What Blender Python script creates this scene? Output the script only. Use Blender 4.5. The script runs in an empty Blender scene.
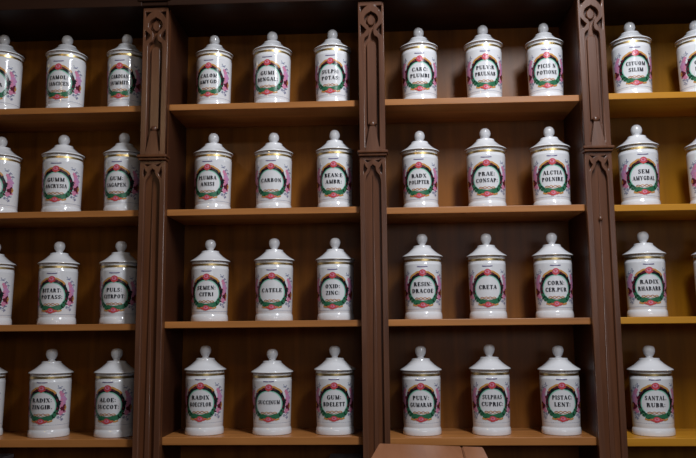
import bpy, bmesh, math, random
from mathutils import Vector, Matrix
random.seed(11)
S = bpy.context.scene
C = S.collection
EYE = 1.5                                    # height of the lens above the floor

# ------------------------------------------------------------------ camera
F, CX, CY = 767.0, 348.0, 229.0              # focal length and centre for a 696 x 458 frame
YAW, PIT, ROL, DIST = -0.0464, 0.1314, -0.0093, 2.185
cy_, sy_, cp_, sp_ = math.cos(YAW), math.sin(YAW), math.cos(PIT), math.sin(PIT)
fw = Vector((sy_*cp_, cy_*cp_, sp_)); rt = Vector((cy_, -sy_, 0)); up = rt.cross(fw)
R_ = math.cos(ROL)*rt + math.sin(ROL)*up
U_ = math.cos(ROL)*up - math.sin(ROL)*rt
EYEP = Vector((0, -DIST, EYE))
cam = bpy.data.objects.new('camera', bpy.data.cameras.new('camera'))
C.objects.link(cam)
cam.matrix_world = Matrix(((R_.x, U_.x, -fw.x, EYEP.x), (R_.y, U_.y, -fw.y, EYEP.y), (R_.z, U_.z, -fw.z, EYEP.z), (0, 0, 0, 1)))
cam.data.sensor_width = 36; cam.data.lens = F/696*36
cam.data.clip_start = .02
S.camera = cam

def proj(x, y, z):
    d = Vector((x, y, z)) - EYEP; w = d.dot(fw)
    return CX + F*d.dot(R_)/w, CY - F*d.dot(U_)/w
def ray(px, py):
    return (fw*F + R_*(px-CX) - U_*(py-CY)).normalized()
def on_y(px, py, y):                          # where a sight line meets the vertical plane at depth y
    d = ray(px, py); return EYEP + d*((y-EYEP.y)/d.y)
def on_z(px, py, z):
    d = ray(px, py); return EYEP + d*((z-EYEP.z)/d.z)

# ------------------------------------------------------------------ materials
def mat(name):
    m = bpy.data.materials.new(name); m.use_nodes = True
    return m, m.node_tree, m.node_tree.nodes['Principled BSDF']
def plain(name, col, rough=.4, metal=0, coat=0):
    m, nt, b = mat(name)
    b.inputs['Base Color'].default_value = (*col, 1); b.inputs['Roughness'].default_value = rough
    b.inputs['Metallic'].default_value = metal; b.inputs['Coat Weight'].default_value = coat
    b.inputs['Coat Roughness'].default_value = .05
    return m
def wood(name, dark, light, axis=2, rough=.42, scale=1.0, spec=.5):
    m, nt, b = mat(name); N, L = nt.nodes, nt.links
    tc = N.new('ShaderNodeTexCoord'); mp = N.new('ShaderNodeMapping')
    sc = [26*scale]*3; sc[axis] = 1.6*scale
    mp.inputs['Scale'].default_value = sc
    L.new(tc.outputs['Object'], mp.inputs['Vector'])
    n1 = N.new('ShaderNodeTexNoise'); n1.inputs['Scale'].default_value = 1.0; n1.inputs['Detail'].default_value = 6; n1.inputs['Roughness'].default_value = .6
    n1.inputs['Distortion'].default_value = .6
    L.new(mp.outputs[0], n1.inputs['Vector'])
    n2 = N.new('ShaderNodeTexNoise'); n2.inputs['Scale'].default_value = 3.0; n2.inputs['Detail'].default_value = 2
    L.new(tc.outputs['Object'], n2.inputs['Vector'])
    mx = N.new('ShaderNodeMix'); mx.inputs['Factor'].default_value = .35
    L.new(n1.outputs['Fac'], mx.inputs['A']); L.new(n2.outputs['Fac'], mx.inputs['B'])
    cr = N.new('ShaderNodeValToRGB')
    cr.color_ramp.elements[0].position = .32; cr.color_ramp.elements[0].color = (*dark, 1)
    cr.color_ramp.elements[1].position = .68; cr.color_ramp.elements[1].color = (*light, 1)
    L.new(mx.outputs['Result'], cr.inputs['Fac']); L.new(cr.outputs['Color'], b.inputs['Base Color'])
    bp = N.new('ShaderNodeBump'); bp.inputs['Strength'].default_value = .12; bp.inputs['Distance'].default_value = .002
    L.new(n1.outputs['Fac'], bp.inputs['Height']); L.new(bp.outputs[0], b.inputs['Normal'])
    b.inputs['Roughness'].default_value = rough
    b.inputs['Specular IOR Level'].default_value = spec
    return m
W_BACK = wood('back panel wood', (.115, .038, .005), (.32, .112, .013), 2, .34, .8, .22)
W_BACK_Y = wood('yellower back panel wood', (.18, .074, .003), (.35, .150, .006), 2, .34, .8, .24)  # right bay only, yellower than the other back panels
W_SIDE = wood('side panel wood', (.040, .012, .005), (.075, .025, .010), 2, .45, 1, .3)
W_SHELF = wood('shelf board wood', (.27, .100, .026), (.56, .225, .062), 0, .36, 1, .35)
W_SHELF_Y = wood('yellower shelf board wood', (.46, .185, .012), (.62, .28, .025), 0, .36, 1, .35)  # right bay only, yellower than the other shelf boards
W_PIL = wood('pilaster wood', (.065, .021, .008), (.155, .056, .022), 2, .36, 1.3, .28)
W_CARVE = wood('carving wood', (.070, .026, .013), (.16, .066, .034), 2, .27, 1.6, .42)
W_TOP = wood('cornice wood', (.018, .006, .003), (.035, .013, .006), 0, .5, 1, .2)
W_STAND = wood('stand wood', (.30, .115, .05), (.44, .19, .095), 1, .3)
PORC = plain('glazed porcelain', (.80, .80, .82), .16, 0, .4)
RIMGOLD = plain('shaded gilt', (.34, .24, .11), .45, 1)  # gilt colour darkened to paint in the shade under the lid rim
GOLD = plain('gold trim', (.86, .64, .28), .36, 1)
M_DKGREEN = plain('dark green print', (.006, .018, .016), .25)
M_GREEN = plain('green print', (.035, .17, .085), .25)
M_MINT = plain('mint print', (.32, .62, .50), .22)
M_PINK = plain('pink print', (.68, .25, .40), .25)
M_MAUVE = plain('mauve print', (.60, .30, .54), .25)
M_ROSE = plain('rose print', (.62, .075, .085), .25)
M_MAROON = plain('maroon print', (.12, .012, .03), .25)
M_ORANGE = plain('ochre print', (.62, .30, .08), .25)
M_BLUE = plain('blue grey print', (.26, .29, .42), .25)
M_RIB = plain('ribbon print', (.40, .13, .06), .25)
M_INK = plain('black lettering', (.012, .011, .02), .3)
M_FINE = plain('violet line print', (.16, .13, .26), .3)
M_PALE = plain('pale card', (.55, .55, .60), .6)
M_CARD = plain('brown card', (.18, .09, .06), .6)

# ------------------------------------------------------------------ helpers
def finish(name, bm, m, parent=None, smooth=None):
    me = bpy.data.meshes.new(name); bmesh.ops.recalc_face_normals(bm, faces=bm.faces) if smooth is not None else None
    bm.to_mesh(me); bm.free()
    for mm in (m if isinstance(m, (list, tuple)) else [m]): me.materials.append(mm)
    if smooth is not None:
        for p in me.polygons: p.use_smooth = True
        me.set_sharp_from_angle(angle=math.radians(smooth))
    o = bpy.data.objects.new(name, me); C.objects.link(o)
    if parent: o.parent = parent
    return o
def box(bm, x0, x1, y0, y1, z0, z1, bev=0.0):
    r = bmesh.ops.create_cube(bm, size=1)
    for v in r['verts']:
        v.co = Vector((x0+(x1-x0)*(v.co.x+.5), y0+(y1-y0)*(v.co.y+.5), z0+(z1-z0)*(v.co.z+.5)))
    if bev:
        es = list({e for v in r['verts'] for e in v.link_edges})
        bmesh.ops.bevel(bm, geom=es, offset=bev, segments=2, affect='EDGES', profile=.5)
def bar(bm, xc, yc, r, z0, z1, ry=None):       # a half-round moulding running upward
    n = 10; ry = ry or r
    lo, hi = [], []
    for i in range(n+1):
        a = math.pi*i/n
        x, y = xc+r*math.cos(a), yc-ry*math.sin(a)
        lo.append(bm.verts.new((x, y, z0))); hi.append(bm.verts.new((x, y, z1)))
    for i in range(n): bm.faces.new((lo[i+1], lo[i], hi[i], hi[i+1]))
    bm.faces.new(lo); bm.faces.new(hi[::-1]); bm.faces.new((lo[0], lo[-1], hi[-1], hi[0]))
def lathe(bm, prof, n=56):
    rows = []
    for r, z in prof:
        if r < 1e-6: rows.append([bm.verts.new((0, 0, z))])
        else: rows.append([bm.verts.new((r*math.sin(2*math.pi*k/n), -r*math.cos(2*math.pi*k/n), z)) for k in range(n)])
    for a, b in zip(rows, rows[1:]):
        for k in range(n):
            k2 = (k+1) % n
            if len(a) == 1 and len(b) == 1: continue
            if len(a) == 1: bm.faces.new((a[0], b[k2], b[k]))
            elif len(b) == 1: bm.faces.new((a[k], a[k2], b[0]))
            else: bm.faces.new((a[k], a[k2], b[k2], b[k]))
def carve(name, outer, holes, xc, zc, y, depth, bevel, m, parent):
    """a carved front board: outline with openings cut through it, given depth and softened edges"""
    cu = bpy.data.curves.new(name, 'CURVE'); cu.dimensions = '2D'; cu.fill_mode = 'BOTH'
    cu.extrude = depth/2-bevel; cu.bevel_depth = bevel; cu.bevel_resolution = 1; cu.offset = -bevel
    for pts in [outer]+holes:
        sp = cu.splines.new('POLY'); sp.points.add(len(pts)-1); sp.use_cyclic_u = True
        for p, (a, b) in zip(sp.points, pts): p.co = (a, b, 0, 1)
    t = bpy.data.objects.new(name, cu); C.objects.link(t)
    bpy.context.view_layer.update()
    me = bpy.data.meshes.new_from_object(t.evaluated_get(bpy.context.evaluated_depsgraph_get()))
    bpy.data.objects.remove(t); bpy.data.curves.remove(cu)
    me.transform(Matrix.Translation((xc, y, zc)) @ Matrix.Rotation(math.pi/2, 4, 'X'))
    me.materials.clear(); me.materials.append(m); me.name = name
    o = bpy.data.objects.new(name, me); C.objects.link(o); o.parent = parent
    return o
def tag(o, label, cat, group=None):
    o['label'] = label; o['category'] = cat
    if group: o['group'] = group
    return o
def empty(name, loc, label, cat, group=None):
    o = bpy.data.objects.new(name, None); C.objects.link(o); o.location = loc; o.empty_display_size = .05
    return tag(o, label, cat, group)

# ------------------------------------------------------------------ setting
bm = bmesh.new(); box(bm, -3.2, 3.2, -4.5, .30, -.1, 0)
o = finish('floor', bm, wood('floor boards', (.10, .05, .03), (.16, .085, .05), 1, .5)); o['kind'] = 'structure'
bm = bmesh.new(); box(bm, -3.2, 3.2, .30, .40, 0, 3.4)
o = finish('wall_back', bm, plain('dim plaster', (.35, .30, .25), .8)); o['kind'] = 'structure'

# ------------------------------------------------------------------ shelf heights, read bay by bay
BAYX = {'A': (-1.275, -.706), 'B': (-.630, -.063), 'C': (.009, .574), 'D': (.648, 1.215)}
EDGE = {('A', 1): (70, 107.2), ('B', 1): (262, 102.4), ('C', 1): (485, 97.0), ('D', 1): (655, 92.2),
        ('A', 2): (70, 211.2), ('B', 2): (265, 208.0), ('C', 2): (488, 206.0), ('D', 2): (655, 204.2),
        ('A', 3): (68, 324.4), ('B', 3): (265, 320.8), ('C', 3): (490, 318.6), ('D', 3): (660, 316.8),
        ('A', 4): (65, 439.6), ('B', 4): (262, 437.2), ('C', 4): (495, 437.6), ('D', 4): (660, 438.3)}
SZ = {k: on_y(*v, 0).z for k, v in EDGE.items()}
DEPTH = .205; TH = .0185; TOPZ = EYE+1.0; HEAD = on_y(60, 8.5, -.045).z

NAMES = {'A': ('shelf cabinet at the left edge of the photo, left of the first pilaster', W_BACK, W_SHELF),
         'B': ('shelf cabinet in brown wood between the first and second pilasters', W_BACK, W_SHELF),
         'C': ('shelf cabinet in brown wood between the second and third pilasters', W_BACK, W_SHELF),
         'D': ('yellower shelf cabinet at the right edge, right of the last pilaster', W_BACK_Y, W_SHELF_Y)}
for k, (x0, x1) in BAYX.items():
    lab, mb, ms = NAMES[k]
    xm = (x0+x1)/2
    t = empty('shelf_cabinet', (xm, 0, 0), lab, 'cabinet', 'wall of open shelf cabinets')
    w = (x1-x0)/2
    bm = bmesh.new(); box(bm, -w-.018, w+.018, DEPTH, DEPTH+.015, .86, TOPZ+.16); finish('back_panel', bm, mb, t)
    for s in (-1, 1):
        bm = bmesh.new(); box(bm, s*(w+.009)-.009, s*(w+.009)+.009, .0, DEPTH, .86, TOPZ+.16, .001); finish('side_panel', bm, W_SIDE, t)
    for r in (1, 2, 3, 4):
        z = SZ[k, r]
        bm = bmesh.new(); box(bm, -w, w, 0, DEPTH, z-TH-(.003 if r == 4 else 0), z, .0013); finish('shelf', bm, ms, t)
    bm = bmesh.new(); box(bm, -w, w, -.045, DEPTH, HEAD, TOPZ+.16, .002); finish('top_rail', bm, W_TOP, t)
    bm = bmesh.new(); box(bm, -w-.018, w+.018, -.0, DEPTH+.015, 0, .86, .003); finish('base', bm, W_SIDE, t)

# cornice running over all the cabinets
t = empty('cornice', (0, 0, TOPZ+.16), 'dark wooden cornice running across the top of the cabinets', 'cornice')
bm = bmesh.new(); box(bm, -1.35, 1.30, -.075, .22, 0, .05, .006); box(bm, -1.35, 1.30, -.10, .22, .05, .09, .008); finish('moulding', bm, W_TOP, t)

# ------------------------------------------------------------------ pilasters
def arc(cx, cz, r, a0, a1, n=10):
    return [(cx+r*math.cos(math.radians(a0+(a1-a0)*i/n)), cz+r*math.sin(math.radians(a0+(a1-a0)*i/n))) for i in range(n+1)]
def keyhole(w, zb, zs, s=1.0):
    """tall panel with rounded shoulders, a narrow neck and a pointed drop above (opening of the upper carving)"""
    zc = zs+.056
    right = [(w, zb), (w, zs-.014), (w*.96, zs-.006), (w*.84, zs), (w*.62, zs+.003), (w*.40, zs+.006), (w*.29, zs+.013), (w*.26, zs+.022), (w*.30, zs+.030), (w*.42, zs+.0365)]
    right += [(.0205*math.cos(math.radians(a)), zc+.0205*math.sin(math.radians(a))) for a in range(-58, 60, 13)]
    right += [(.0075, zc+.0195), (.0035, zc+.0215), (0, zc+.0245)]
    return right + [(-x, z) for x, z in right[-2::-1]]
def tri(cx, cz, pts): return [(cx+a, cz+b) for a, b in pts]
LED = on_y(371, 152, -.03).z                   # the ledge between upper and lower carving
PTOP = on_y(370, 3, -.03).z
def pilaster(xc, label, boss=False):
    t = empty('pilaster', (xc, 0, 0), label, 'pilaster', 'carved pilasters between the cabinets')
    hw = .0375
    ob = []
    # plain core
    bm = bmesh.new(); box(bm, -hw, hw, -.014, -.0005, 0, TOPZ+.155); finish('core', bm, W_PIL, t)
    # lower shaft: moulded edges and a raised flat
    zl = LED-.012
    bm = bmesh.new()
    for s in (-1, 1):
        bar(bm, s*.0318, -.0205, .0042, 0, zl-.10, .0042)
    finish('moulding', bm, W_PIL, t)
    # lower carved head: arched panel, spandrel openings
    zh = LED-.012
    w = .022
    panel = [(w, -zh+.10), (w, -.082), (w*.98, -.070), (w*.82, -.056), (w*.50, -.047), (w*.36, -.040), (w*.30, -.030)]
    panel = panel + [(0, -.024)] + [(-x, z) for x, z in panel[::-1]]
    holes = [panel,
             [(.006, -.012), (.024, -.009), (.0165, -.018), (0.002, -.020)][:3],
             [(-.006, -.012), (-.0165, -.018), (-.024, -.009)],
             [(.0255, -.020), (.0275, -.036), (.026, -.052), (.0205, -.044), (.0165, -.036), (.0215, -.030)],
             [(-.0255, -.020), (-.0215, -.030), (-.0165, -.036), (-.0205, -.044), (-.026, -.052), (-.0275, -.036)]]
    carve('lower_carving', [(-hw, -zh), (hw, -zh), (hw, 0), (-hw, 0)], holes, 0, zh, -.021, .014, .0015, W_CARVE, t)
    ip = [(x*.66, z-.014) for x, z in panel[1:-0]]
    carve('inner_panel', [(.0145, -zh+.11)]+ip[:6]+[(0, -.050)]+[(-x, z) for x, z in ip[5::-1]]+[(-.0145, -zh+.11)], [], 0, zh, -.0165, .008, .002, W_CARVE, t)
    if boss:
     bm = bmesh.new(); bmesh.ops.create_uvsphere(bm, u_segments=16, v_segments=10, radius=.0062)
     for v in bm.verts: v.co = Vector((v.co.x, v.co.y*.45-.0208, v.co.z+zh-.19))
     finish('rosette', bm, W_CARVE, t, 60)
    # ledge
    bm = bmesh.new(); box(bm, -hw-.003, hw+.003, -.036, -.001, LED-.012, LED-.004, .002); box(bm, -hw-.006, hw+.006, -.041, -.001, LED-.004, LED+.004, .002)
    finish('ledge', bm, W_PIL, t)
    # upper carved board
    H = PTOP-LED
    zs = H-.110
    kh = keyhole(.021, .012, zs)
    holes = [kh]
    for s in (-1, 1):
        for cz, pts in ((H, [(.031, -.012), (.012, -.012), (.021, -.020), (.0305, -.034)]),
                        (zs, [(.031, .042), (.0235, .0335), (.0145, .024), (.021, .014), (.031, .006)])):
            q = [(s*a, cz+b) for a, b in pts]; holes.append(q if s > 0 else q[::-1])
    carve('upper_carving', [(-hw, 0), (hw, 0), (hw, H), (-hw, H)], holes, 0, LED+.004, -.023, .018, .0015, W_CARVE, t)
    # raised drop and inner panel inside the opening
    drop = [(0, -.0165), (.005, -.0150), (.0095, -.0100), (.0122, -.003), (.0122, .003), (.0095, .010), (.005, .015), (0, .0205)]
    drop = drop + [(-x, z) for x, z in drop[-2:0:-1]]
    carve('drop', drop, [], 0, LED+.004+zs+.056, -.018, .010, .003, W_CARVE, t)
    carve('inner_panel', [(.0135, .08), (.0135, zs-.020), (.011, zs-.013), (.006, zs-.009), (0, zs-.008), (-.006, zs-.009), (-.011, zs-.013), (-.0135, zs-.020), (-.0135, .08)], [], 0, LED+.004, -.0175, .009, .002, W_CARVE, t)
    # small obelisk with a ball standing on the ledge
    bm = bmesh.new()
    z0 = LED+.004
    lo = [bm.verts.new((a*.0205, -.038 if b else -.016, z0)) for a, b in ((-1, 1), (1, 1), (1, 0), (-1, 0))]
    hi = [bm.verts.new((a*.0075, -.030 if b else -.016, z0+.072)) for a, b in ((-1, 1), (1, 1), (1, 0), (-1, 0))]
    for i in range(4): bm.faces.new((lo[i], lo[(i+1) % 4], hi[(i+1) % 4], hi[i]))
    bm.faces.new(lo[::-1]); bm.faces.new(hi)
    ob_ = finish('obelisk', bm, W_CARVE, t)
    bm = bmesh.new(); bmesh.ops.create_uvsphere(bm, u_segments=16, v_segments=10, radius=.0090)
    for v in bm.verts: v.co = Vector((v.co.x, v.co.y*.6-.0245, v.co.z+z0+.080))
    finish('ball', bm, W_CARVE, t, 60)
    # capital block
    bm = bmesh.new(); box(bm, -hw-.006, hw+.006, -.042, -.001, PTOP+.006, PTOP+.018, .003); box(bm, -hw-.012, hw+.012, -.050, -.001, PTOP+.018, TOPZ+.155, .004)
    finish('capital', bm, W_TOP, t)
pilaster(-.6675, 'dark carved wooden pilaster, the leftmost of the three')
pilaster(-.027, 'carved wooden pilaster in the middle, left of the jar lettered CRETA')
pilaster(.611, 'greyish carved wooden pilaster, the rightmost of the three', True)

# ------------------------------------------------------------------ jar meshes
HJ = .25
def body_r(z): return .0542 + (.0575-.0542)*max(0, min(1, (z-.026)/(.134)))
BODY = [(0, .003), (.050, .003), (.053, 0), (.0562, .0012), (.0568, .004), (.0563, .012), (.0552, .0185), (.0540, .0205), (.0536, .0225), (.0541, .025)]
BODY += [(body_r(z), z) for z in (.03, .06, .09, .12, .15, .154)] + [(.0575, .1575), (.0570, .1590), (.0564, .1600), (.0564, .1800), (.052, .181), (.052, .172), (0, .17)]
LIDP = [(0, .1793), (.0535, .1793), (.0590, .1793), (.0612, .1800), (.0619, .1814), (.0614, .1830), (.0588, .1848), (.0540, .1876), (.0470, .1920), (.0400, .1972), (.0335, .2032),
        (.0287, .2075), (.0272, .2095), (.0272, .2120), (.0262, .2135), (.0215, .2146), (.0130, .2152), (0, .2153)]
KNOB_ROUND = [(0, .2152), (.0115, .2152), (.0100, .2168), (.0105, .2185), (.0135, .2215), (.0160, .2265), (.0169, .2325), (.0160, .2385), (.0130, .2445), (.0080, .2485), (.0035, .2498), (0, .25)]
KNOB_EGG = [(0, .2152), (.0115, .2152), (.0092, .2168), (.0092, .2190), (.0122, .2225), (.0150, .2280), (.0165, .2340), (.0165, .2388), (.0149, .2440), (.0118, .2474), (.006, .2496), (0, .25)]
KNOB_MID = [(0, .2152), (.0125, .2152), (.0098, .2168), (.0098, .2188), (.0122, .2222), (.0152, .2275), (.0168, .2335), (.0165, .2385), (.0145, .2435), (.0110, .2472), (.006, .2493), (0, .25)]
def mesh_of(name, prof, m, sharp=45):
    bm = bmesh.new(); lathe(bm, prof); o = finish(name, bm, m, None, sharp); me = o.data; bpy.data.objects.remove(o); return me
ME_BODY = mesh_of('body', BODY, PORC)
ME_LID = mesh_of('lid', LIDP, PORC)
ME_KR = mesh_of('knob', KNOB_ROUND, PORC); ME_KE = mesh_of('knob', KNOB_EGG, PORC); ME_KM = mesh_of('knob', KNOB_MID, PORC)
ME_GOLD = mesh_of('gold_band', [(.0562, .1655), (.0570, .1659), (.0570, .1719), (.0562, .1723)], GOLD)
ME_GOLD2 = mesh_of('gold_line', [(.0600, .1792), (.0613, .1797), (.0619, .1805), (.0618, .1808)], RIMGOLD)

R0 = .0558
def P(u, v, off):
    a = u/R0; r = body_r(v)+off
    return (r*math.sin(a), -r*math.cos(a), v)
SU, SV = 1.17, 1.16                            # printed wreath size
def PL(u, v, off): return P(u*SU, VC+(v-VC)*(SV if v > VC else 1.04), off)
MATS = [M_DKGREEN, M_GREEN, M_MINT, M_PINK, M_MAUVE, M_ROSE, M_MAROON, M_ORANGE, M_BLUE, M_RIB, M_FINE]
DK, GR, MI, PK, MV, RO, MA, OR, BL, RB, FI = range(11)
def poly(bm, pts, m, off):
    vs = [bm.verts.new(PL(u, v, off)) for u, v in pts]
    c = bm.verts.new(PL(sum(p[0] for p in pts)/len(pts), sum(p[1] for p in pts)/len(pts), off))
    for i in range(len(vs)):
        f = bm.faces.new((vs[i], vs[(i+1) % len(vs)], c)); f.material_index = m
def blob(bm, u, v, ru, rv, m, off, n=10, jit=.25, rnd=random):
    poly(bm, [(u+ru*math.cos(2*math.pi*i/n)*(1+rnd.uniform(-jit, jit)), v+rv*math.sin(2*math.pi*i/n)*(1+rnd.uniform(-jit, jit))) for i in range(n)], m, off)
def leaf(bm, u, v, ang, ln, w, m, off):
    ca, sa = math.cos(ang), math.sin(ang)
    pts = [(0, 0), (.25, .7), (.5, 1), (.75, .65), (1, 0), (.75, -.65), (.5, -1), (.25, -.7)]
    poly(bm, [(u+ca*a*ln-sa*b*w/2, v+sa*a*ln+ca*b*w/2) for a, b in pts], m, off)
def line(bm, pts, w, m, off):
    for (a, b), (c, d) in zip(pts, pts[1:]):
        L = math.hypot(c-a, d-b) or 1; nx, ny = -(d-b)/L*w/2, (c-a)/L*w/2
        poly(bm, [(a+nx, b+ny), (c+nx, d+ny), (c-nx, d-ny), (a-nx, b-ny)], m, off)
VC = .0828
def make_label():
    bm = bmesh.new(); rd = random.Random(5)
    n = 72
    def ring(r0, r1, m, off, a0=0, a1=360):
        k = max(3, int(n*(a1-a0)/360))
        for i in range(k):
            t0, t1 = (math.radians(a0+(a1-a0)*j/k) for j in (i, i+1))
            q = [(r0*math.cos(t0), VC+r0*math.sin(t0)), (r1*math.cos(t0), VC+r1*math.sin(t0)), (r1*math.cos(t1), VC+r1*math.sin(t1)), (r0*math.cos(t1), VC+r0*math.sin(t1))]
            f = bm.faces.new([bm.verts.new(PL(u, v, off)) for u, v in q]); f.material_index = m
    ring(.0325, .0352, MI, .0003)
    ring(.0348, .0372, GR, .0004)
    ring(.0358, .0438, DK, .0005, -30, 210)
    ring(.0340, .0410, GR, .0006, 226, 314); ring(.0290, .0345, GR, .0006, 236, 304)
    for i in range(40):                                            # wreath leaves
        a = math.radians(-38+i*256/39)
        leaf(bm, .0385*math.cos(a), VC+.0385*math.sin(a), a+rd.uniform(-.9, .9)+math.pi/2*rd.choice((-1, 1))*.7, rd.uniform(.008, .0115), .0055, rd.choice((DK, DK, DK, MA, MA)), .0006)
    for s in (-1, 1):                                              # green spray along the foot of the wreath
        for i in range(11):
            a = math.radians(270+s*(6+i*5.2)); r = .0345
            leaf(bm, r*math.cos(a), VC+r*math.sin(a), math.pi/2 - s*(1.25+rd.uniform(-.4, .5)), rd.uniform(.009, .013), .0062, rd.choice((GR, GR, GR, DK)), .0007)
            leaf(bm, r*1.10*math.cos(a), VC+r*1.10*math.sin(a), -math.pi/2+s*(.9+rd.uniform(-.4, .4)), .0085, .005, rd.choice((GR, DK, GR)), .0007)
        # gold scrolls at head and foot
        line(bm, [(s*.006, VC+.0445), (s*.013, VC+.0445), (s*.020, VC+.0400), (s*.027, VC+.0365), (s*.033, VC+.0300)], .0046, OR, .0008)
        line(bm, [(s*.006, VC+.0410), (s*.012, VC+.0395), (s*.018, VC+.0360)], .003, MA, .0009)
        line(bm, [(s*.005, VC-.0415), (s*.012, VC-.0400), (s*.018, VC-.0425), (s*.027, VC-.0395)], .0042, OR, .0008)
        line(bm, [(s*.004, VC-.0440), (s*.010, VC-.0440), (s*.015, VC-.0400)], .0036, RO, .0009)
        # crossed ribbon
        pts = [(.0205*k/12*s, s*.0030*math.sin(math.pi*2*k/12)*(1 if k <= 6 else .8)) for k in range(0, 13)]
        line(bm, [(u, VC-.0232+w_) for u, w_ in pts], .0017, RB, .0007); line(bm, [(u, VC-.0232-w_) for u, w_ in pts], .0017, OR, .0007)
        # flower sprays at both sides
        for (u, v, ru, rv, m) in ((.0475, .0235, .0042, .004, PK), (.0500, .0165, .0052, .005, MV), (.0485, .0090, .005, .0055, PK), (.0535, .0060, .0045, .0045, MV), (.0500, .0005, .005, .0045, PK),
                                  (.0560, -.0030, .004, .005, MA), (.0500, -.0075, .0045, .004, MA), (.0545, -.0085, .0032, .006, MA), (.0590, -.0055, .0026, .005, OR), (.0490, -.0135, .005, .0048, PK),
                                  (.0450, -.0190, .004, .004, PK), (.0440, .0290, .0036, .003, PK), (.0590, .0130, .003, .0028, MV), (.0560, -.0150, .0036, .003, PK)):
            blob(bm, s*(u+.0010), VC+v*1.12, ru*1.5, rv*1.35, m, .0005 if m in (PK, MV) else .0008, 9, .28, rd)
        # sprigs
        for cu, cv, up_ in ((.042, .0440, 1), (.052, .0370, 1), (.060, .0300, 1), (.043, -.0310, -1), (.053, -.0270, -1), (.049, -.0380, -1)):
            for j in range(7):
                leaf(bm, s*(cu+rd.uniform(-.003, .003)), VC+cv+rd.uniform(-.003, .003), rd.uniform(0, 6.28), rd.uniform(.004, .0065), .0022, rd.choice((BL, BL, FI)), .0005)
            line(bm, [(s*(cu-.006), VC+cv-.002*up_), (s*cu, VC+cv+.001*up_), (s*(cu+.006), VC+cv-.001*up_)], .0009, BL, .0005)
    # roses at head and foot
    for cv, r in ((.0425, .0084), (-.0410, .0080)):
        blob(bm, 0, VC+cv, r*1.15, r, RO, .0010, 12, .15, rd); blob(bm, 0, VC+cv+.001, r*.65, r*.5, PK, .0012, 10, .15, rd)
        blob(bm, -.0005, VC+cv+.0015, r*.35, r*.3, RO, .0014, 8, .15, rd)
    # small line above
    line(bm, [(-.013, VC+.0580), (-.006, VC+.0572), (.006, VC+.0572), (.013, VC+.0580)], .0026, FI, .0005)
    # hair line round the foot of the body
    ring_v = .029
    for i in range(48):
        a, b = -.17+.34*i/48, -.17+.34*(i+1)/48
        f = bm.faces.new([bm.verts.new(P(*q, .0002)) for q in ((a, ring_v), (b, ring_v), (b, ring_v+.0009), (a, ring_v+.0009))]); f.material_index = BL
    o = finish('label', bm, MATS); me = o.data; bpy.data.objects.remove(o); return me
ME_LABEL = make_label()

# ------------------------------------------------------------------ roman capitals with thick and thin strokes
T, t_ = .28, .10
def seg(x0, y0, x1, y1, w, vert=False):
    if vert: return [(x0, y0-w/2), (x1, y1-w/2), (x1, y1+w/2), (x0, y0+w/2)]
    return [(x0-w/2, y0), (x0+w/2, y0), (x1+w/2, y1), (x1-w/2, y1)]
def rng(cx, cy, rx, ry, a0, a1, wx=T, wy=t_, n=14):
    out = []
    for i in range(n):
        A, B = (math.radians(a0+(a1-a0)*j/n) for j in (i, i+1))
        out.append([(cx+rx*math.cos(A), cy+ry*math.sin(A)), (cx+rx*math.cos(B), cy+ry*math.sin(B)), (cx+(rx-wx)*math.cos(B), cy+(ry-wy)*math.sin(B)), (cx+(rx-wx)*math.cos(A), cy+(ry-wy)*math.sin(A))])
    return out
def sf(x, y, w=.34): return seg(x-w/2, y, x+w/2, y, t_, True)
def stem(x, w=T): return [seg(x, 0, x, 1, w), sf(x, .035), sf(x, .965)]
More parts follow.
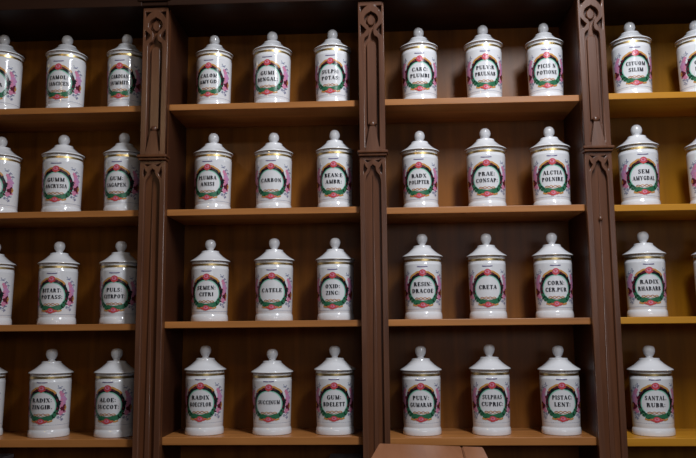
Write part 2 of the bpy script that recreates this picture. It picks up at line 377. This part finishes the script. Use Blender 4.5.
G = {
 'I': (.36, stem(.18)), 'L': (.66, stem(.18)+[seg(.1, .035, .62, .035, t_, True), seg(.60, 0, .60, .28, t_)]),
 'E': (.70, stem(.18)+[seg(.1, .035, .64, .035, t_, True), seg(.1, .965, .62, .965, t_, True), seg(.2, .5, .46, .5, t_, True), seg(.62, 0, .62, .28, t_), seg(.60, .74, .60, 1, t_), seg(.45, .38, .45, .62, t_)]),
 'F': (.66, stem(.18)+[seg(.1, .965, .62, .965, t_, True), seg(.2, .5, .46, .5, t_, True), seg(.60, .74, .60, 1, t_), seg(.45, .38, .45, .62, t_)]),
 'T': (.74, [seg(.37, 0, .37, 1, T), sf(.37, .035, .38), seg(.04, .965, .70, .965, t_, True), seg(.07, .72, .07, 1, t_), seg(.67, .72, .67, 1, t_)]),
 'H': (.86, stem(.18)+stem(.66)+[seg(.2, .5, .66, .5, t_, True)]),
 'N': (.86, [seg(.16, 0, .16, 1, t_), sf(.16, .035, .26), seg(.16, 1, .68, 0, T), seg(.70, 0, .70, 1, t_), sf(.70, .965, .26), sf(.12, .965, .2)]),
 'M': (1.02, [seg(.14, 0, .16, 1, t_), sf(.14, .035, .24), seg(.20, 1, .48, 0, T), seg(.48, 0, .80, 1, t_), seg(.82, 0, .82, 1, T), sf(.82, .035), sf(.86, .965, .26), sf(.14, .965, .22)]),
 'A': (.86, [seg(.10, 0, .40, 1, t_), seg(.42, 1, .70, 0, T), seg(.22, .34, .6, .34, t_, True), sf(.10, .035, .26), sf(.70, .035, .32)]),
 'V': (.84, [seg(.16, 1, .44, 0, T), seg(.46, 0, .74, 1, t_), sf(.16, .965), sf(.74, .965, .26)]),
 'Y': (.82, [seg(.14, 1, .42, .45, T), seg(.44, .45, .70, 1, t_), seg(.42, 0, .42, .48, T), sf(.42, .035), sf(.14, .965), sf(.70, .965, .24)]),
 'X': (.84, [seg(.16, 1, .68, 0, T), seg(.14, 0, .68, 1, t_), sf(.16, .965, .3), sf(.68, .965, .26), sf(.14, .035, .26), sf(.68, .035, .32)]),
 'Z': (.72, [seg(.08, .965, .62, .965, t_, True), seg(.08, .035, .64, .035, t_, True), seg(.16, 0, .56, 1, T), seg(.09, .74, .09, 1, t_), seg(.63, 0, .63, .26, t_)]),
 'O': (.86, rng(.43, .5, .39, .52, 0, 360, n=22)),
 'C': (.78, rng(.43, .5, .39, .52, 48, 312, n=18)+[seg(.68, .64, .68, 1, t_), seg(.70, .10, .70, .30, t_)]),
 'G': (.86, rng(.43, .5, .39, .52, 48, 318, n=18)+[seg(.68, .66, .68, 1, t_), seg(.68, 0, .68, .45, T*.9), sf(.68, .45, .32)]),
 'D': (.84, stem(.18)+rng(.30, .5, .50, .50, -90, 90)),
 'P': (.72, stem(.18)+rng(.30, .73, .38, .27, -90, 90)),
 'B': (.76, stem(.18)+rng(.30, .74, .35, .26, -90, 90)+rng(.30, .26, .41, .26, -90, 90)),
 'R': (.82, stem(.18)+rng(.30, .74, .36, .26, -90, 90)+[seg(.46, .5, .66, 0, T*.95), sf(.70, .035, .2)]),
 'U': (.84, [seg(.18, .3, .18, 1, T), sf(.18, .965), seg(.68, .3, .68, 1, t_), sf(.68, .965, .26)]+[q for q in rng(.40, .32, .32, .33, 180, 360, T*.7, t_)]),
 'S': (.66, rng(.33, .73, .27, .28, 30, 250, T*.8, t_*1.1)+rng(.33, .27, .29, .29, -150, 70, T*.8, t_*1.1)+[seg(.18, .62, .50, .40, T*.95), seg(.58, .70, .58, .98, t_), seg(.07, .02, .07, .30, t_)]),
 ':': (.28, [[(.06, .05), (.22, .05), (.22, .24), (.06, .24)], [(.06, .55), (.22, .55), (.22, .74), (.06, .74)]]),
 '.': (.26, [[(.06, 0), (.22, 0), (.22, .2), (.06, .2)]]),
 ' ': (.4, []),
}
def lettering_mesh(lines):
    bm = bmesh.new()
    rows = {1: [VC+.0070], 2: [VC+.0170, VC-.0022]}[len(lines)]
    for s, v in zip(lines, rows):
        adv = [G[c][0]+.10 for c in s]; tot = sum(adv)
        capw = .0110; lim = .066 if v < VC+.01 else .058
        sx = min(.0126, lim/tot); sy = .0112
        u = -tot*sx/2
        for c, a in zip(s, adv):
            for q in G[c][1]:
                bm.faces.new([bm.verts.new(P(u+(x+.05)*sx, v-sy/2+y*sy, .0009)) for x, y in q])
            u += a*sx
    me = bpy.data.meshes.new('lettering'); bm.to_mesh(me); bm.free(); me.materials.append(M_INK); return me

# ------------------------------------------------------------------ the jars: bay, shelf, knob x, top y, lid left, lid right, medallion x, words
JARS = [
 ('A', 1, 4.2, 34.7, None, 25.9, -7.5, ['RAD:', 'CRUDA'], 'cut off by the left photo edge, top shelf'),
 ('A', 1, 67.3, 35.2, 44.7, 87.4, 57.7, ['CAMOL:', 'SANCICEN'], None),
 ('A', 1, 127.2, 34.4, 106.2, None, 119.0, ['CARDIAN', 'SUMMIT.'], None),
 ('B', 1, 214.6, 35.3, 194.8, 232.8, 208.2, ['CALOM', 'AMYGD:'], None),
 ('B', 1, 272.3, 31.5, 252.3, 292.4, 267, ['GUMI', 'BENGAL:'], None),
 ('B', 1, 332.5, 29.4, 313, 351, 330.3, ['SULPH:', 'POTAS:'], None),
 ('C', 1, 418.5, 27.6, 399.7, 438.4, 419.8, ['CARC:', 'PLUMBI'], None),
 ('C', 1, 482.6, 25.1, 463.7, 503.2, 485.6, ['PULV:R', 'PRULNAB'], None),
 ('C', 1, 543.3, 23.1, 524.5, 563.4, 547.1, ['PICIS N', 'POTIONE'], None),
 ('D', 1, 629.5, 22.1, 608.6, 651.3, 636.2, ['CITUOM', 'SILIM'], None),
 ('D', 1, 695, 20.6, 673.4, None, 704, ['OXYD:', 'FERRI'], 'cut off by the right photo edge, top shelf'),
 ('A', 2, 1.5, 136.3, None, 23, -11.5, ['RAD:', 'ALTH:'], 'cut off by the left photo edge, second shelf'),
 ('A', 2, 64, 134.6, 41.4, 85.4, 55.2, ['GUMM', 'ANCRYSIA'], None),
 ('A', 2, 124.4, 132.6, 103.7, None, 116, ['GUM:', 'SAGAPEN.'], None),
 ('B', 2, 213.6, 132.9, 192.7, 232.8, 207, ['PLUMBA', 'ANISI'], None),
 ('B', 2, 273.8, 132.4, 253.6, 293, 270.7, ['CARBON'], None),
 ('B', 2, 334.6, 129.7, 315, 353.6, 333.5, ['BEAN:E', 'AMBR:'], None),
 ('C', 2, 419.5, 130.6, 400.7, 439.6, 419, ['RADX', 'POLIPTER'], None),
 ('C', 2, 485, 128, 464.2, 506.2, 486.8, ['PRAE:', 'CONSAP:'], None),
 ('C', 2, 549, 126.3, 528.8, 570.2, 552.9, ['ALCTIA', 'POLNIRE'], None),
 ('D', 2, 636.5, 124.5, 615.7, 659.3, 644.3, ['SEM', 'AMYGDAL'], None),
 ('D', 2, 705.5, 124, 684.4, None, 716, ['SAL:', 'VEGET'], 'cut off by the right photo edge, second shelf'),
 ('A', 3, -4.5, 242, None, 16.3, -16, ['FLOR:', 'MALVA'], 'cut off by the left photo edge, third shelf'),
 ('A', 3, 60, 241.1, 38.2, 80.8, 51, ['BITART:', 'POTASS:'], None),
 ('A', 3, 121.6, 240.6, 100.4, None, 113.7, ['PULS:', 'CITRPOT:'], None),
 ('B', 3, 211, 239.2, 190.6, 230.9, 206, ['SEMEN:', 'CITRI'], None),
 ('B', 3, 274.8, 237.9, 254.2, 295, 271.5, ['CATELE'], None),
 ('B', 3, 335.6, 237.4, 315.6, 355.2, 332.5, ['OXID:', 'ZINC:'], None),
 ('C', 3, 422.5, 233.5, 402.2, 442.9, 422.8, ['RESIN:', 'DRACOE'], None),
 ('C', 3, 486.5, 233, 466.2, 506.9, 488, ['CRETA'], None),
 ('C', 3, 552, 232.3, 532, 573.5, 556.4, ['CORN:', 'CER.PUR'], None),
 ('D', 3, 643.5, 231, 622.4, 666.9, 650, ['RADIX', 'RHABARB'], None),
 ('D', 3, 713.5, 231, 692.7, None, 722, ['RAD:', 'CALUM'], 'cut off by the right photo edge, third shelf'),
 ('A', 4, -14.5, 349, None, 7.5, -27, ['RAD:', 'IRID:'], 'cut off by the left photo edge, bottom shelf'),
 ('A', 4, 52.0, 348.5, 28.9, 74.6, 40.9, ['RADIX:', 'ZINGIB.'], None),
 ('A', 4, 117, 348, 96, None, 106.9, ['ALOE:', 'SUCCOT:'], None),
 ('B', 4, 206.5, 345.1, 185.2, 227.4, 200, ['RADIX', 'BOECFLOR'], None),
 ('B', 4, 273.3, 348.3, 252, 294.3, 268.5, ['SUCCINUM'], None),
 ('B', 4, 335.7, 345.1, 314.8, 356.5, 334, ['GUM:', 'BDELETT'], None),
 ('C', 4, 421.6, 345.5, 400.7, 442.4, 421, ['PULV:', 'GUMARAB'], None),
 ('C', 4, 490.2, 343.8, 469.3, 511.4, 492.6, ['SULPHAS', 'CUPRIC:'], None),
 ('C', 4, 559, 345, 537.6, 581, 562.7, ['PISTAC:', 'LENT:'], None),
 ('D', 4, 650, 345, 627, 674.4, 656.5, ['SANTAL.', 'RUBR:'], None),
]
SHN = {1: 'top shelf', 2: 'second shelf', 3: 'third shelf', 4: 'bottom shelf'}
BYN = {'A': 'left bay', 'B': 'second bay', 'C': 'third bay', 'D': 'right bay'}
YD = .083
def bisect(f, a, b):
    fa = f(a)
    for _ in range(50):
        m = (a+b)/2; fm = f(m)
        if (fm > 0) == (fa > 0): a, fa = m, fm
        else: b = m
    return (a+b)/2
def place(bay, kx):
    if bay == 'A': return 'second from left edge' if kx < 90 else 'beside the left pilaster'
    if bay == 'D': return 'just right of the last pilaster'
    c = {'B': 273, 'C': 487}[bay]
    return ('left' if kx < c-30 else 'right' if kx > c+30 else 'middle')+' of three in the '+BYN[bay]
for bay, row, kx, ty, l, r, lx, words, cut in JARS:
    z0 = SZ[bay, row]
    if row >= 3: kx -= (.2 if bay == 'A' else 1.0) if row == 4 else .5
    x = bisect(lambda q: proj(q, YD, z0+.225)[0]-kx, -2, 2)
    h = bisect(lambda q: proj(x, YD, z0+q)[1]-ty-.4, .1, .4)
    n = math.hypot(x, YD+DIST)
    def sil(rad, sg):
        ex, ey = (YD+DIST)/n*sg, -x/n*sg
        return proj(x+rad*ex, YD+rad*ey, z0+h*.7)[0]
    if l is not None and r is not None: rad = bisect(lambda q: sil(q, 1)-sil(q, -1)-(r-l-.4), .02, .12)
    else: rad = {1: .0603, 2: .0610, 3: .0614, 4: .0630}[row]
    sr, sz = rad/.0611, h/HJ
    br = .0562*sr
    ang = bisect(lambda q: proj(x+br*math.sin(q), YD-br*math.cos(q), z0+VC*sz)[0]-lx, -1.2, 1.2)
    lab = ('white apothecary jar lettered '+' '.join(words)+', '+place(bay, kx)+', '+SHN[row]) if not cut else ('white flowered apothecary jar '+cut)
    j = empty('apothecary_jar', (x, YD, z0), lab, 'jar', 'apothecary jars on the '+SHN[row]+' of the '+BYN[bay])
    j.rotation_euler = (0, 0, ang); j.scale = (sr, sr, sz)
    def part(name, me, parent):
        p = bpy.data.objects.new(name, me); C.objects.link(p); p.parent = parent; return p
    part('body', ME_BODY, j)
    lid = part('lid', ME_LID, j); part('knob', ME_KR if row <= 2 else ME_KM if row == 3 or words[0] == 'SUCCINUM' else ME_KE, lid)
    gl = part('gold_line', ME_GOLD2, lid); gl['label'] = 'thin gold line on the rim, darkened like shade'
    g = part('gold_band', ME_GOLD, j); g['label'] = 'gold band under the lid'
    lb = part('label', ME_LABEL, j); lb['label'] = 'printed wreath of green leaves and pink flowers'
    if row == 4: lb.location.z = .006
    le = part('lettering', lettering_mesh(words), lb); le['label'] = 'black roman capitals'

# ------------------------------------------------------------------ lower shelf with two pale cartons just showing
for k, px0, px1, name in (('A', -14, 13.5, 'pale carton with a brown front, below the bottom shelf at the left edge'),
                          ('B', 331, 362, 'pale grey carton below the bottom shelf, left of the middle pilaster')):
    yy = .03
    a, b = on_y(px0, 453.5, yy+.14), on_y(px1, 453.5, yy+.14)
    w = (b.x-a.x)/2
    t = empty('carton', ((a.x+b.x)/2, yy, .86), name, 'carton')
    hz = (a.z+b.z)/2-.86
    bm = bmesh.new(); box(bm, -w, w, 0, .14, 0, hz-.012, .001); finish('carton_body', bm, M_CARD if k == 'A' else M_PALE, t)
    bm = bmesh.new(); box(bm, -w-.001, w+.001, -.001, .141, hz-.012, hz, .001); finish('carton_lid', bm, M_PALE, t)

# ------------------------------------------------------------------ wooden stand in front of the middle of the cabinets
zt = EYE-.235
q = [on_z(379, 443.3, zt), on_z(483, 447.0, zt), on_z(489, 459, zt), on_z(370, 459, zt)]
ext = 1.9
fl, fr = q[0]+(q[3]-q[0])*ext, q[1]+(q[2]-q[1])*ext
t0 = empty('wooden_stand', ((q[0].x+q[1].x+fl.x+fr.x)/4, (q[0].y+q[1].y+fl.y+fr.y)/4, 0), 'reddish wooden stand in front of the cabinets at the bottom of the photo', 'stand')
off = t0.location
def slab(name, pts, z0, z1, m, bev=.002):
    bm = bmesh.new()
    lo = [bm.verts.new((p.x-off.x, p.y-off.y, z0)) for p in pts]; hi = [bm.verts.new((p.x-off.x, p.y-off.y, z1)) for p in pts]
    for i in range(4): bm.faces.new((lo[i], lo[(i+1) % 4], hi[(i+1) % 4], hi[i]))
    bm.faces.new(lo[::-1]); bm.faces.new(hi)
    bmesh.ops.recalc_face_normals(bm, faces=bm.faces)
    if bev: bmesh.ops.bevel(bm, geom=bm.edges[:], offset=bev, segments=2, affect='EDGES')
    return finish(name, bm, m, t0)
lerp = lambda a, b, s: a+(b-a)*s
s_ = .795
slab('top_board', [q[0], lerp(q[0], q[1], s_), lerp(fl, fr, s_), fl], zt-.022, zt, W_STAND)
slab('end_board', [lerp(q[0], q[1], s_+.006), q[1], fr, lerp(fl, fr, s_+.006)], zt-.022, zt, W_STAND)
cen = (q[0]+q[1]+fl+fr)/4
ins = [lerp(p, cen, .12) for p in (q[0], q[1], fr, fl)]
slab('box', ins, zt-.16, zt-.022, W_STAND)
for p in ins:
    c = lerp(p, cen, .12)
    bm = bmesh.new(); box(bm, c.x-off.x-.014, c.x-off.x+.014, c.y-off.y-.014, c.y-off.y+.014, 0, zt-.16, .002); finish('leg', bm, W_STAND, t0)

# ------------------------------------------------------------------ light
w = bpy.data.worlds.new('room air'); S.world = w; w.use_nodes = True
bg = w.node_tree.nodes['Background']; bg.inputs['Color'].default_value = (.62, .60, .62, 1); bg.inputs['Strength'].default_value = .03
def area(name, loc, target, sx, sy, power, col):
    d = bpy.data.lights.new(name, 'AREA'); d.shape = 'RECTANGLE'; d.size = sx; d.size_y = sy; d.energy = power; d.color = col
    o = bpy.data.objects.new(name, d); C.objects.link(o); o.location = loc
    o.rotation_euler = (Vector(target)-Vector(loc)).to_track_quat('-Z', 'Y').to_euler()
    return o
area('high_window_light', (.60, -1.35, EYE+1.75), (.15, .1, EYE+.1), .22, 1.15, 42, (.91, .945, 1))
area('back_window_light', (1.0, -4.2, EYE+.62), (.2, .1, EYE+.1), 1.9, .6, 11, (.92, .93, 1))
area('warm_lamp_light', (-1.1, -2.1, EYE+1.2), (-.6, .1, EYE), .12, .12, 2.2, (1, .72, .40))

vs = S.view_settings
S.display_settings.display_device = 'sRGB'
vs.view_transform = 'Standard'; vs.look = 'None'; vs.gamma = 1; vs.use_curve_mapping = False; vs.exposure = 0.0
